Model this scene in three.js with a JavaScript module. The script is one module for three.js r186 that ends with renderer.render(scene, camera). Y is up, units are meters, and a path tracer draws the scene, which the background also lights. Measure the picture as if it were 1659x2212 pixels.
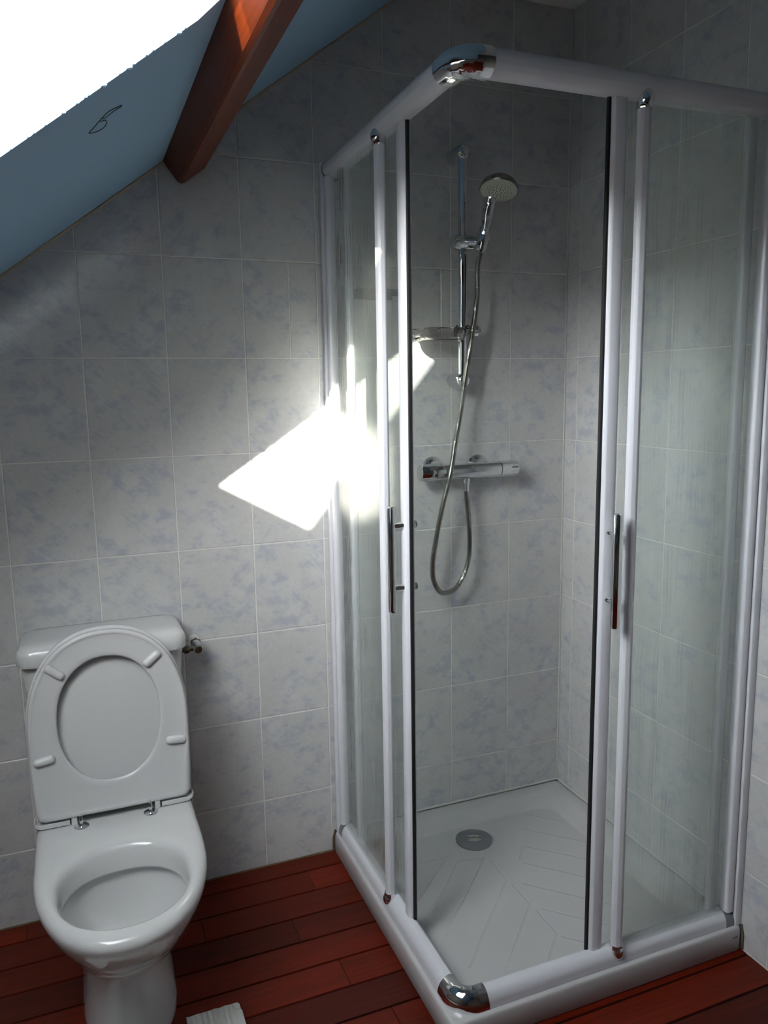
import * as THREE from 'three';
import { RoundedBoxGeometry } from 'three/addons/geometries/RoundedBoxGeometry.js';
import { TextGeometry } from 'three/addons/geometries/TextGeometry.js';
import { FontLoader } from 'three/addons/loaders/FontLoader.js';
import { mergeGeometries, mergeVertices, toCreasedNormals } from 'three/addons/utils/BufferGeometryUtils.js';

// ---------- camera, sky, sun, exposure ----------
const scene = new THREE.Scene();
const camera = new THREE.PerspectiveCamera(66.814, 1659 / 2212, 0.05, 60);
camera.position.set(-1.42919, 1.36474, 2.06288);
camera.rotation.set(-0.15510, -0.37722, -0.01559, 'YXZ');
const SUN = new THREE.Vector3(0.85, -0.476, -1).normalize();          // the way the sunlight travels
{ // hazy sky with a clear solar corona (the CIE standard sky of that kind), sun in the south-west at 20 degrees
  const W = 512, H = 256, d = new Float32Array(W * H * 4), to = SUN.clone().negate(), v = new THREE.Vector3();
  const [A, B, C, D, E] = [-1, -0.55, 10, -3, 0.45];
  for (let j = 0; j < H; j++) for (let i = 0; i < W; i++) {
    const up = ((j + 0.5) / H - 0.5) * Math.PI, az = ((i + 0.5) / W - 0.5) * 2 * Math.PI;
    v.set(Math.cos(az) * Math.cos(up), Math.sin(up), Math.sin(az) * Math.cos(up));
    const chi = Math.acos(Math.min(1, Math.max(-1, v.dot(to)))), sz = Math.max(v.y, 0.03);
    const L = v.y < -0.02 ? 0.35 : (1 + A * Math.exp(B / sz)) * (1 + C * (Math.exp(D * chi) - Math.exp(D * Math.PI / 2)) + E * Math.cos(chi) ** 2);
    const w = Math.exp(-1.6 * chi), k = (j * W + i) * 4;
    d[k] = L * (0.88 + 0.12 * w); d[k + 1] = L * (0.925 + 0.025 * w); d[k + 2] = L * (1.0 - 0.07 * w); d[k + 3] = 1;
  }
  const t = new THREE.DataTexture(d, W, H, THREE.RGBAFormat, THREE.FloatType);
  t.mapping = THREE.EquirectangularReflectionMapping; t.magFilter = THREE.LinearFilter; t.needsUpdate = true;
  scene.background = t; scene.backgroundIntensity = 13.2;
}
const sun = new THREE.DirectionalLight(new THREE.Color(1.0, 0.93, 0.80), 24);
sun.position.copy(SUN).multiplyScalar(-6).add(new THREE.Vector3(-1.2, 1.4, 0.8));
sun.target.position.set(-1.2, 1.4, 0.8);
sun.castShadow = true;
sun.shadow.mapSize.set(4096, 4096);
Object.assign(sun.shadow.camera, { left: -3, right: 3, top: 3, bottom: -3, near: 0.5, far: 14 });
scene.add(sun, sun.target);
const renderer = new THREE.WebGLRenderer({ antialias: true });
renderer.toneMapping = THREE.LinearToneMapping;
renderer.toneMappingExposure = 1.0;
renderer.shadowMap.enabled = true;

// ---------- small helpers ----------
let seed = 20240611;
const rnd = () => { seed = (seed * 1664525 + 1013904223) >>> 0; return seed / 4294967296; };
const V = (x, y, z) => new THREE.Vector3(x, y, z);
const { lerp, clamp, smoothstep } = THREE.MathUtils;
function tag(o, label, category, group) {
  o.userData.label = label;
  if (category) o.userData.category = category;
  if (group) o.userData.group = group;
  return o;
}
function thing(name, label, category, group) { const o = new THREE.Group(); o.name = name; scene.add(o); return tag(o, label, category, group); }
function mesh(name, geo, material, parent) {
  const g = Array.isArray(geo) ? merge(geo) : geo;
  const o = new THREE.Mesh(g, material); o.name = name; o.castShadow = o.receiveShadow = true; parent.add(o); return o;
}
function structure(o, label) { o.userData.kind = 'structure'; if (label) o.userData.label = label; return o; }
function merge(list) { return mergeGeometries(list.map((g) => { const k = g.index ? g.toNonIndexed() : g.clone(); for (const a of Object.keys(k.attributes)) if (!['position', 'normal', 'uv'].includes(a)) k.deleteAttribute(a); return k; })); }
function orient(g) {                                                  // faces outwards
  const p = g.attributes.position, ix = g.index, n = ix ? ix.count : p.count;
  const a = V(), b = V(), c = V(); let vol = 0;
  for (let i = 0; i < n; i += 3) {
    a.fromBufferAttribute(p, ix ? ix.getX(i) : i); b.fromBufferAttribute(p, ix ? ix.getX(i + 1) : i + 1); c.fromBufferAttribute(p, ix ? ix.getX(i + 2) : i + 2);
    vol += a.dot(b.cross(c));
  }
  if (vol < 0) {
    if (ix) for (let i = 0; i < n; i += 3) { const t = ix.getX(i); ix.setX(i, ix.getX(i + 1)); ix.setX(i + 1, t); }
    else for (const k of Object.keys(g.attributes)) {
      const at = g.attributes[k], s = at.itemSize;
      for (let i = 0; i < n; i += 3) for (let q = 0; q < s; q++) { const t = at.array[i * s + q]; at.array[i * s + q] = at.array[(i + 1) * s + q]; at.array[(i + 1) * s + q] = t; }
    }
  }
  g.computeVertexNormals();
  return g;
}
function remap(g, f) { const p = g.attributes.position, v = V(); for (let i = 0; i < p.count; i++) { const w = f(v.fromBufferAttribute(p, i)); p.setXYZ(i, w.x, w.y, w.z); } return orient(g); }
// closed loops joined into one smooth skin, both ends capped
function loft(rings, crease = 0) {
  const n = rings[0].length, pos = [], uv = [], idx = [];
  rings.forEach((r, j) => r.forEach((p, i) => { pos.push(p.x, p.y, p.z); uv.push(i / n, j / rings.length); }));
  for (let j = 0; j < rings.length - 1; j++) for (let i = 0; i < n; i++) { const k = (i + 1) % n, a = j * n + i, b = j * n + k; idx.push(a, b, a + n, b, b + n, a + n); }
  for (const [j, s] of [[0, 1], [rings.length - 1, -1]]) {
    const c = V(); rings[j].forEach((p) => c.add(p)); c.divideScalar(n);
    const at = pos.length / 3; pos.push(c.x, c.y, c.z); uv.push(0.5, 0.5);
    for (let i = 0; i < n; i++) { const k = (i + 1) % n; s > 0 ? idx.push(at, j * n + k, j * n + i) : idx.push(at, j * n + i, j * n + k); }
  }
  const g = new THREE.BufferGeometry();
  g.setAttribute('position', new THREE.Float32BufferAttribute(pos, 3)); g.setAttribute('uv', new THREE.Float32BufferAttribute(uv, 2)); g.setIndex(idx);
  orient(g);
  return crease ? toCreasedNormals(g, crease) : g;
}
// a round bar along a list of points; radius may be a function of the share of the way
function bar(points, radius, seg = 20, steps = 0) {
  const curve = steps ? new THREE.CatmullRomCurve3(points, false, 'centripetal') : null;
  const pts = curve ? curve.getSpacedPoints(steps) : points, rings = [];
  let up = null;
  pts.forEach((p, i) => {
    const t = V().subVectors(pts[Math.min(i + 1, pts.length - 1)], pts[Math.max(i - 1, 0)]).normalize();
    if (!up) up = Math.abs(t.y) < 0.9 ? V(0, 1, 0) : V(1, 0, 0);
    const a = V().crossVectors(t, up).normalize(), b = V().crossVectors(a, t).normalize(); up = b.clone();
    const r = typeof radius === 'function' ? radius(i / (pts.length - 1)) : radius;
    rings.push([...Array(seg)].map((_, k) => { const w = (k / seg) * Math.PI * 2; return p.clone().addScaledVector(a, Math.cos(w) * r).addScaledVector(b, Math.sin(w) * r); }));
  });
  return loft(rings, 0.7);
}
// turned shape: [[radius, height], ...] spun about its own axis, then laid from `at` along `dir`
function turned(profile, at, dir = V(0, 1, 0), seg = 32) {
  const g = new THREE.LatheGeometry(profile.map(([r, h]) => new THREE.Vector2(Math.max(r, 1e-5), h)), seg);
  g.applyQuaternion(new THREE.Quaternion().setFromUnitVectors(V(0, 1, 0), dir.clone().normalize()));
  g.translate(at.x, at.y, at.z);
  return toCreasedNormals(g, 0.6);
}
function rod(r, len, at, dir, c = 0.001, seg = 28) { return turned([[0, 0], [r - c, 0], [r, c], [r, len - c], [r - c, len], [0, len]], at, dir, seg); }
function box(x0, x1, y0, y1, z0, z1, r = 0.002) {
  const w = x1 - x0, h = y1 - y0, d = z1 - z0, g = new RoundedBoxGeometry(w, h, d, 2, Math.min(r, w / 2.01, h / 2.01, d / 2.01));
  g.translate((x0 + x1) / 2, (y0 + y1) / 2, (z0 + z1) / 2); return g;
}
function prism(low, high) {                                           // two matching polygons joined
  const n = low.length, pos = [], tri = (a, b, c) => pos.push(a.x, a.y, a.z, b.x, b.y, b.z, c.x, c.y, c.z);
  for (let i = 1; i < n - 1; i++) { tri(low[0], low[i + 1], low[i]); tri(high[0], high[i], high[i + 1]); }
  for (let i = 0; i < n; i++) { const k = (i + 1) % n; tri(low[i], low[k], high[k]); tri(low[i], high[k], high[i]); }
  const g = new THREE.BufferGeometry(); g.setAttribute('position', new THREE.Float32BufferAttribute(pos, 3));
  g.setAttribute('uv', new THREE.Float32BufferAttribute(new Float32Array(pos.length / 3 * 2), 2));
  return orient(g);
}
// ---------- textures ----------
function lattice(n) { const a = new Float32Array(n * n); for (let i = 0; i < n * n; i++) a[i] = rnd(); return a; }
function tiled(n, m) {                                                 // noise that repeats, n by m cells per turn
  const a = lattice(256);
  return (u, v) => {
    const x = u * n, y = v * m, x0 = Math.floor(x), y0 = Math.floor(y), fx = x - x0, fy = y - y0, sx = fx * fx * (3 - 2 * fx), sy = fy * fy * (3 - 2 * fy);
    const g = (i, j) => a[(((j % m) + m) % m) * 256 + (((i % n) + n) % n)];
    return lerp(lerp(g(x0, y0), g(x0 + 1, y0), sx), lerp(g(x0, y0 + 1), g(x0 + 1, y0 + 1), sx), sy);
  };
}
function fbm(n, m, oct) { const f = [...Array(oct)].map((_, k) => tiled(Math.min(n << k, 250), Math.min(m << k, 250))); return (u, v) => { let s = 0, w = 0; f.forEach((g, k) => { const q = 0.5 ** k; s += q * g(u, v); w += q; }); return s / w; }; }
function texture(w, h, f, srgb, repeat) {
  const d = new Uint8Array(w * h * 4);
  for (let j = 0; j < h; j++) for (let i = 0; i < w; i++) { const c = f(i / w, j / h), k = (j * w + i) * 4; d[k] = clamp(c[0], 0, 255); d[k + 1] = clamp(c[1], 0, 255); d[k + 2] = clamp(c[2], 0, 255); d[k + 3] = 255; }
  const t = new THREE.DataTexture(d, w, h); t.wrapS = t.wrapT = THREE.RepeatWrapping; t.magFilter = THREE.LinearFilter; t.minFilter = THREE.LinearMipmapLinearFilter; t.generateMipmaps = true;
  if (srgb) t.colorSpace = THREE.SRGBColorSpace;
  if (repeat) t.repeat.set(...repeat);
  t.needsUpdate = true; return t;
}
const tileMap = (() => {                                               // 0.8 m of pale stoneware print: soft clouds with blue-grey brush marks
  const big = fbm(8, 8, 2), mid = fbm(26, 26, 4), fine = fbm(110, 110, 2), scratch = fbm(34, 120, 2), across = fbm(120, 30, 2);
  return texture(1024, 1024, (u, v) => {
    const a = big(u, v), b = mid(u + 0.02 * a, v), s = scratch(u + v, v), t = across(u - v, v), f = fine(u, v);
    const m = smoothstep(0.3 * a + 0.7 * b + 0.36 * (Math.max(s, t) - 0.64) + 0.26 * (f - 0.5), 0.45, 0.84), w = (a - 0.5) * 12;
    return [208 + w - 25 * m + (f - .5) * 9, 207 + w - 21 * m + (f - .5) * 9, 207 + w - 10 * m + (f - .5) * 9];
  }, true);
})();
const woodMap = (() => {                                               // u along the grain
  const grain = fbm(3, 60, 3), band = fbm(2, 7, 3), pore = fbm(12, 220, 1), swirl = fbm(6, 4, 3);
  return texture(1024, 512, (u, v) => {
    const vv = v + 0.03 * (swirl(u, v) - 0.5), g = grain(u, vv), b = band(u, vv), p = pore(u, vv), t = clamp(0.15 + 0.55 * g + 0.45 * b - 0.3 * smoothstep(p, 0.62, 0.8), 0, 1);
    return [lerp(104, 168, t), lerp(31, 56, t), lerp(15, 23, t)];
  }, true);
})();
const scaleMap = (() => {                                              // dried water runs down a shower pane, read as roughness
  const run = fbm(90, 3, 2), thin = fbm(200, 5, 1), veil = fbm(5, 4, 4), wander = fbm(4, 10, 3);
  return texture(1024, 1024, (u, v) => {
    const x = u + 0.012 * (wander(u, v) - 0.5), r = smoothstep(run(x, v), 0.56, 0.72), t = smoothstep(thin(x, v), 0.7, 0.9), f = veil(u, v);
    const k = clamp(84 + 36 * f + 26 * r * f + 24 * t, 0, 255);
    return [k, k, k];
  }, false);
})();
const runBump = (() => {
  const run = fbm(70, 2, 2), w = fbm(6, 9, 3);
  return texture(512, 512, (u, v) => { const k = 255 * run(u + 0.03 * w(u, v), v); return [k, k, k]; }, false);
})();
const M = {};
const std = (name, o) => (M[name] = Object.assign(new THREE.MeshPhysicalMaterial(o), { name }));
std('tile', { map: tileMap, roughness: 0.15, color: 0xffffff, specularIntensity: 0.9 });
std('grout', { color: new THREE.Color(0.82, 0.80, 0.765), roughness: 0.95 });
std('white_paint', { color: new THREE.Color(0.80, 0.81, 0.80), roughness: 0.85 });
std('blue_paint', { color: new THREE.Color(0.30, 0.49, 0.68), roughness: 0.8 });
std('far_wall', { color: new THREE.Color(0.25, 0.235, 0.22), roughness: 0.9 });
std('roof_tiles', { color: new THREE.Color(0.12, 0.07, 0.05), roughness: 0.9 });
std('render_coat', { color: new THREE.Color(0.40, 0.37, 0.32), roughness: 0.95 });
std('lawn', { color: new THREE.Color(0.06, 0.10, 0.03), roughness: 1 });
std('ceramic', { color: new THREE.Color(0.64, 0.64, 0.645), roughness: 0.09, clearcoat: 0.4, clearcoatRoughness: 0.04 });
std('seat_plastic', { color: new THREE.Color(0.62, 0.62, 0.63), roughness: 0.2 });
std('acrylic', { color: new THREE.Color(0.56, 0.555, 0.56), roughness: 0.22 });
std('enamel', { color: new THREE.Color(0.74, 0.745, 0.80), roughness: 0.27 });
std('grey_plastic', { color: new THREE.Color(0.20, 0.22, 0.24), roughness: 0.45 });
std('dark_plastic', { color: new THREE.Color(0.03, 0.033, 0.035), roughness: 0.4 });
std('chrome', { color: new THREE.Color(0.80, 0.81, 0.82), metalness: 1, roughness: 0.06 });
std('satin_steel', { color: new THREE.Color(0.42, 0.41, 0.38), metalness: 1, roughness: 0.25 });
std('brass', { color: new THREE.Color(0.19, 0.165, 0.12), metalness: 1, roughness: 0.35 });
std('rubber', { color: new THREE.Color(0.012, 0.012, 0.014), roughness: 0.6 });
std('sealant', { color: new THREE.Color(0.66, 0.65, 0.62), roughness: 0.6 });
std('beige_sealant', { color: new THREE.Color(0.52, 0.42, 0.29), roughness: 0.8 });
std('stained_sealant', { color: new THREE.Color(0.13, 0.085, 0.045), roughness: 0.9 });
std('spray_face', { color: new THREE.Color(0.50, 0.53, 0.44), roughness: 0.4 });
std('nozzle', { color: new THREE.Color(0.12, 0.14, 0.11), roughness: 0.6 });
std('pencil', { color: new THREE.Color(0.05, 0.055, 0.06), roughness: 0.8 });
std('print', { color: new THREE.Color(0.08, 0.08, 0.09), roughness: 0.6 });
std('caulk', { color: new THREE.Color(0.010, 0.008, 0.008), roughness: 1, specularIntensity: 0.1 });
std('worn', { color: new THREE.Color(0.52, 0.50, 0.43), roughness: 0.6 });
std('cotton', { color: new THREE.Color(0.74, 0.75, 0.74), roughness: 1, sheen: 0.3, sheenRoughness: 0.6, sheenColor: new THREE.Color(1, 1, 1) });
std('shower_glass', { color: new THREE.Color(0.965, 0.985, 0.975), transmission: 1, thickness: 0, roughness: 0.55, roughnessMap: scaleMap, bumpMap: runBump, bumpScale: 0.00002, ior: 1.52 });
std('window_glass', { color: new THREE.Color(0.97, 0.99, 0.98), transmission: 1, thickness: 0, roughness: 0, ior: 1.5 });
std('clear_plastic', { color: new THREE.Color(0.93, 0.92, 0.91), transmission: 1, thickness: 0.0025, roughness: 0.03, ior: 1.47, attenuationColor: new THREE.Color(0.85, 0.83, 0.80), attenuationDistance: 0.03 });
const planks = [0xbcaca2, 0xa89a90, 0x988a82, 0xb29e90, 0x8a7d76].map((c, i) => std('plank_' + 'abcde'[i], { map: woodMap, color: c, roughness: 0.4, specularIntensity: 0.45 }));
std('stained_timber', { map: woodMap, color: new THREE.Color(0.46, 0.68, 0.26), roughness: 0.45, specularIntensity: 0.6 });

// ---------- setting: measures ----------
const SLOPE = 0.7438, RISE = 2.805, FLAT = 2.448;                       // sloping ceiling y = SLOPE x + RISE; flat ceiling
const OUT = V(-SLOPE, 1, 0).normalize();                                // out through the roof
const sp = (x, z, h = 0) => V(x, SLOPE * x + RISE, z).addScaledVector(OUT, h);
const COL = -0.1956, ROW = 0.206, TW = 0.2, TH = 0.2497, GAP = 0.0028;
function clip(poly, a, b, c) {                                          // keep a x + b y <= c
  const out = [];
  poly.forEach((p, i) => {
    const q = poly[(i + 1) % poly.length], dp = a * p[0] + b * p[1] - c, dq = a * q[0] + b * q[1] - c;
    if (dp <= 0) out.push(p);
    if (dp * dq < 0) { const t = dp / (dp - dq); out.push([lerp(p[0], q[0], t), lerp(p[1], q[1], t)]); }
  });
  return out.filter((p, i) => { const q = out[(i + 1) % out.length]; return Math.hypot(p[0] - q[0], p[1] - q[1]) > 1e-5; });
}
function inset(poly, d) {
  const n = poly.length;
  return poly.map((p, i) => {
    const a = poly[(i + n - 1) % n], b = poly[(i + 1) % n];
    let e = [p[0] - a[0], p[1] - a[1]], f = [b[0] - p[0], b[1] - p[1]]; const le = Math.hypot(...e), lf = Math.hypot(...f);
    e = [e[0] / le, e[1] / le]; f = [f[0] / lf, f[1] / lf];
    const k = d / Math.max(1 + e[0] * f[0] + e[1] * f[1], 0.3);
    return [p[0] + k * (-e[1] - f[1]), p[1] + k * (e[0] + f[0])];
  });
}
function area(poly) { return poly.reduce((s, p, i) => { const q = poly[(i + 1) % poly.length]; return s + p[0] * q[1] - p[1] * q[0]; }, 0) / 2; }
// a glazed tile: flat face, softened rim, sides into the joint
function tile(poly, place) {
  const top = inset(poly, 0.0014), du = Math.floor(rnd() * 40) * 0.1, dv = Math.floor(rnd() * 40) * 0.1, flip = rnd() < 0.5 ? -1 : 1, n = poly.length;
  const L = [poly.map((p) => place(p[0], p[1], -0.004)), poly.map((p) => place(p[0], p[1], -0.0009)), top.map((p) => place(p[0], p[1], 0))];
  const pos = [], uv = [], put = (v, p) => { pos.push(v.x, v.y, v.z); uv.push((flip * p[0] + du) / 0.8, (p[1] + dv) / 0.8); };
  for (let i = 1; i < n - 1; i++) { put(L[2][0], top[0]); put(L[2][i], top[i]); put(L[2][i + 1], top[i + 1]); put(L[0][0], poly[0]); put(L[0][i + 1], poly[i + 1]); put(L[0][i], poly[i]); }
  for (let s = 0; s < 2; s++) for (let i = 0; i < n; i++) { const k = (i + 1) % n; put(L[s][i], poly[i]); put(L[s][k], poly[k]); put(L[s + 1][k], poly[k]); put(L[s][i], poly[i]); put(L[s + 1][k], poly[k]); put(L[s + 1][i], poly[i]); }
  const g = new THREE.BufferGeometry();
  g.setAttribute('position', new THREE.Float32BufferAttribute(pos, 3)); g.setAttribute('uv', new THREE.Float32BufferAttribute(uv, 2));
  return orient(g);
}

// ---------- walls ----------
const wallBack = structure(mesh('wall_back', box(-2.45, 0.1, -0.1, 2.75, -0.12, -0.0013, 0.001), M.grout, scene), 'wall tiled in pale mottled grey behind the toilet and shower');
for (let r = -1; r < 10; r++) for (let c = 0; c < 12; c++) {
  let x1 = c ? COL - TW * (c - 1) : 0.0, x0 = COL - TW * c, y0 = r < 0 ? 0.002 : ROW + TH * r, y1 = ROW + TH * (r + 1);
  const cuts = r === 5 && x0 < -0.873 && x1 > -0.873 ? [x0, -0.873, x1] : r === 5 && x0 < -0.427 && x1 > -0.427 ? [x0, -0.427, x1] : [x0, x1];
  for (let k = 0; k < cuts.length - 1; k++) {
    const a = cuts[k] + GAP / 2, b = cuts[k + 1] - GAP / 2;
    let poly = [[a, y0 + GAP / 2], [b, y0 + GAP / 2], [b, y1 - GAP / 2], [a, y1 - GAP / 2]];
    poly = clip(poly, -SLOPE, 1, RISE - 0.004); if (poly.length > 2) poly = clip(poly, 0, 1, FLAT - 0.003);
    if (poly.length < 3 || area(poly) < 2e-4) continue;
    mesh('tile', tile(poly, (x, y, h) => V(x, y, h)), M.tile, wallBack);
  }
}
const wallRight = structure(mesh('wall_right', box(0.0013, 0.12, -0.1, 2.75, -0.1, 1.862, 0.001), M.grout, scene), 'wall tiled in pale mottled grey on the shower side');
structure(mesh('wall_side', box(0.0013, 0.12, -0.1, 2.75, 1.862, 3.5, 0.001), M.far_wall, scene), 'painted end of the right wall beside the camera');
for (let r = -1; r < 9; r++) for (let c = 0; c < 10; c++) {
  const z0 = c ? 0.0612 + TW * (c - 1) : 0.002, z1 = 0.0612 + TW * c, y0 = r < 0 ? 0.002 : ROW + TH * r, y1 = Math.min(ROW + TH * (r + 1), FLAT - 0.003);
  const g = GAP / 2, poly = [[z0 + g, y0 + g], [z1 - g, y0 + g], [z1 - g, y1 - g], [z0 + g, y1 - g]];
  mesh('tile', tile(poly, (z, y, h) => V(-h, y, z)), M.tile, wallRight);
}
structure(mesh('wall_left', box(-2.45, -2.3, -0.1, 1.3, -0.1, 3.6, 0.001), M.far_wall, scene), 'low painted wall under the slope');
structure(mesh('wall_front', box(-2.45, 0.12, -0.1, 2.75, 3.4, 3.52, 0.001), M.far_wall, scene), 'painted wall behind the camera');

// ---------- floor: planks with dark joints ----------
const floor = structure(mesh('floor', box(-2.45, 0.1, -0.12, -0.0035, -0.1, 3.5, 0.001), M.caulk, scene), 'reddish brown plank floor with dark joints');
const PLANK = 0.0924, butts = { 1: [-0.895], 2: [-1.21], 3: [-0.99], 4: [-1.655], 5: [-0.922], 7: [-0.86] };
for (let r = 0; r < 38; r++) {
  const z0 = r ? 0.0675 + PLANK * (r - 1) + 0.0028 : 0.0, z1 = Math.min(0.0675 + PLANK * r - 0.0028, 3.4);
  if (z1 - z0 < 0.01) continue;
  const ends = [-2.3, 0];
  let x = butts[r] ? butts[r][0] : -0.5 - rnd() * 0.55;
  for (let k = x; k > -2.2; k -= 0.85 + rnd() * 0.3) ends.push(k);
  for (let k = x + 0.9 + rnd() * 0.2; k < -0.1; k += 0.9) ends.push(k);
  ends.sort((a, b) => a - b);
  for (let k = 0; k < ends.length - 1; k++) {
    const a = ends[k] + 0.0008, b = ends[k + 1] - 0.0008, c = 0.0003, u0 = rnd() * 3, v0 = Math.floor(rnd() * 8) / 8 + 0.01;
    const P = (x, y, z) => V(x, y, z), g = prism([P(a, -0.0035, z0), P(b, -0.0035, z0), P(b, -0.0035, z1), P(a, -0.0035, z1)], [P(a + c, 0, z0 + c), P(b - c, 0, z0 + c), P(b - c, 0, z1 - c), P(a + c, 0, z1 - c)]);
    const p = g.attributes.position, uv = g.attributes.uv;
    for (let i = 0; i < p.count; i++) uv.setXY(i, p.getX(i) / 1.1 + u0, p.getZ(i) / 0.55 + v0);
    mesh('plank', g, planks[Math.floor(rnd() * 5)], floor);
  }
}

// ---------- ceiling: sloping side with the window well, flat top ----------
const IN = { sill: -2.12, head: -1.187, chip: 0.033, near: (x) => 0.835 + 0.082 * (x + 1.22), far: (x) => 1.56 - 0.25 * (x + 2.12) };
const ex = { sill: -1.906, head: -1.294, chip: 0.05, near: (x) => 0.82 + 0.06 * (x + 1.34), far: (x) => 1.55 - 0.30 * (x + 1.906) }, DEEP = 0.36;
const ring = (o, grow = 0) => [[o.sill - grow, o.near(o.sill) - grow], [o.head - o.chip + grow, o.near(o.head - o.chip) - grow], [o.head + grow, o.near(o.head) + 0.026 - grow], [o.head + grow, o.far(o.head) + grow], [o.sill - grow, o.far(o.sill) + grow]];
function slopePanel(x0, x1, hole, h0, h1) {
  const s = new THREE.Shape([[x0, -0.1], [x1, -0.1], [x1, 3.5], [x0, 3.5]].map((p) => new THREE.Vector2(...p)));
  s.holes.push(new THREE.Path(hole.map((p) => new THREE.Vector2(...p))));
  return remap(new THREE.ExtrudeGeometry(s, { depth: h1 - h0, bevelEnabled: false }), (v) => sp(v.x, v.y, h0 + v.z));
}
const ceiling = new THREE.Group(); ceiling.name = 'ceiling'; scene.add(structure(ceiling, 'pale blue painted attic ceiling, sloping on the window side'));
mesh('sloping_panel', slopePanel(-2.4, (FLAT - RISE) / SLOPE + 0.004, ring(IN), 0, 0.014), M.blue_paint, ceiling);
mesh('flat_panel', box((FLAT - RISE) / SLOPE - 0.01, 0.1, FLAT, FLAT + 0.05, -0.1, 3.5, 0.001), M.white_paint, ceiling);
mesh('roof_board', slopePanel(-2.75, -0.3, ring(ex, 0.045), DEEP, DEEP + 0.03), M.white_paint, ceiling);
{
  const a = ring(IN).map(([x, z]) => sp(x, z, 0.004)), b = ring(ex).map(([x, z]) => sp(x, z, DEEP)), mid = V(); [...a, ...b].forEach((p) => mid.addScaledVector(p, 0.1));
  for (let i = 0; i < 5; i++) {
    const k = (i + 1) % 5, q = [a[i], a[k], b[k], b[i]], n = V().crossVectors(V().subVectors(q[1], q[0]), V().subVectors(q[3], q[0])).normalize();
    if (n.dot(V().subVectors(mid, q[0])) > 0) n.negate();
    mesh('reveal_panel', prism(q, q.map((p) => p.clone().addScaledVector(n, 0.012))), M.white_paint, ceiling);
  }
  // ragged plaster arris where the well meets the slope
  const bits = [];
  for (let i = 0; i < 46; i++) { const x = lerp(-1.92, -1.225, (i + rnd()) / 46), g = new THREE.IcosahedronGeometry(0.0018 + 0.0035 * rnd() * rnd(), 0); g.scale(1.6, 0.8, 0.9); const p = sp(x, IN.near(x) + 0.001, 0.001); g.translate(p.x, p.y, p.z); bits.push(g); }
  mesh('plaster_edge', bits, M.blue_paint, ceiling).userData.kind = 'stuff';
  // scribble left on the paint
  const onPaint = (l) => l.map(([x, z]) => sp(x, z, -0.0005));
  const S = onPaint([[-1.3208, 0.6773], [-1.3416, 0.6895], [-1.3555, 0.6738], [-1.366, 0.6556], [-1.3721, 0.6475], [-1.3596, 0.6261], [-1.348, 0.6204], [-1.3429, 0.6358], [-1.3476, 0.6596], [-1.3545, 0.666]]);
  const tail = onPaint([[-1.32, 0.6716], [-1.3335, 0.6732], [-1.3462, 0.6691], [-1.3519, 0.6753]]);
  mesh('pencil_mark', [bar(S, 0.0008, 6, 60), bar(tail, 0.0006, 6, 40)], M.pencil, ceiling);
}
const windowUnit = new THREE.Group(); windowUnit.name = 'window_1'; scene.add(structure(windowUnit, 'roof window in the sloping ceiling, upper left'));
{
  const a = ring(ex), b = ring(ex, 0.05);
  for (let i = 0; i < 5; i++) { const k = (i + 1) % 5, q = (h) => [a[i], a[k], b[k], b[i]].map(([x, z]) => sp(x, z, h)); mesh('frame_rail', prism(q(DEEP), q(DEEP + 0.06)), M.white_paint, windowUnit); }
  const p = ring(ex, 0.02);
  mesh('pane', prism(p.map(([x, z]) => sp(x, z, DEEP + 0.03)), p.map(([x, z]) => sp(x, z, DEEP + 0.034))), M.window_glass, windowUnit);
}

// ---------- outside, below the roof: what hides the low sky from the window ----------
{
  const h = new THREE.Group(); h.name = 'neighbour_house'; scene.add(h); tag(h, 'neighbouring house with a tiled roof, outside below the roof window', 'house');
  mesh('house_wall', box(-20, -12, -5, 1.4, -16, 34, 0.02), M.render_coat, h);
  mesh('house_roof', prism([V(-11.4, 1.3, -16.6), V(-20.6, 1.3, -16.6), V(-16, 4.5, -16.6)], [V(-11.4, 1.3, 34.6), V(-20.6, 1.3, 34.6), V(-16, 4.5, 34.6)]), M.roof_tiles, h);
  const gr = structure(mesh('ground', box(-45, 25, -5.3, -5, -45, 45, 0.01), M.lawn, scene), 'grass outside, far below the window');
}

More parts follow.
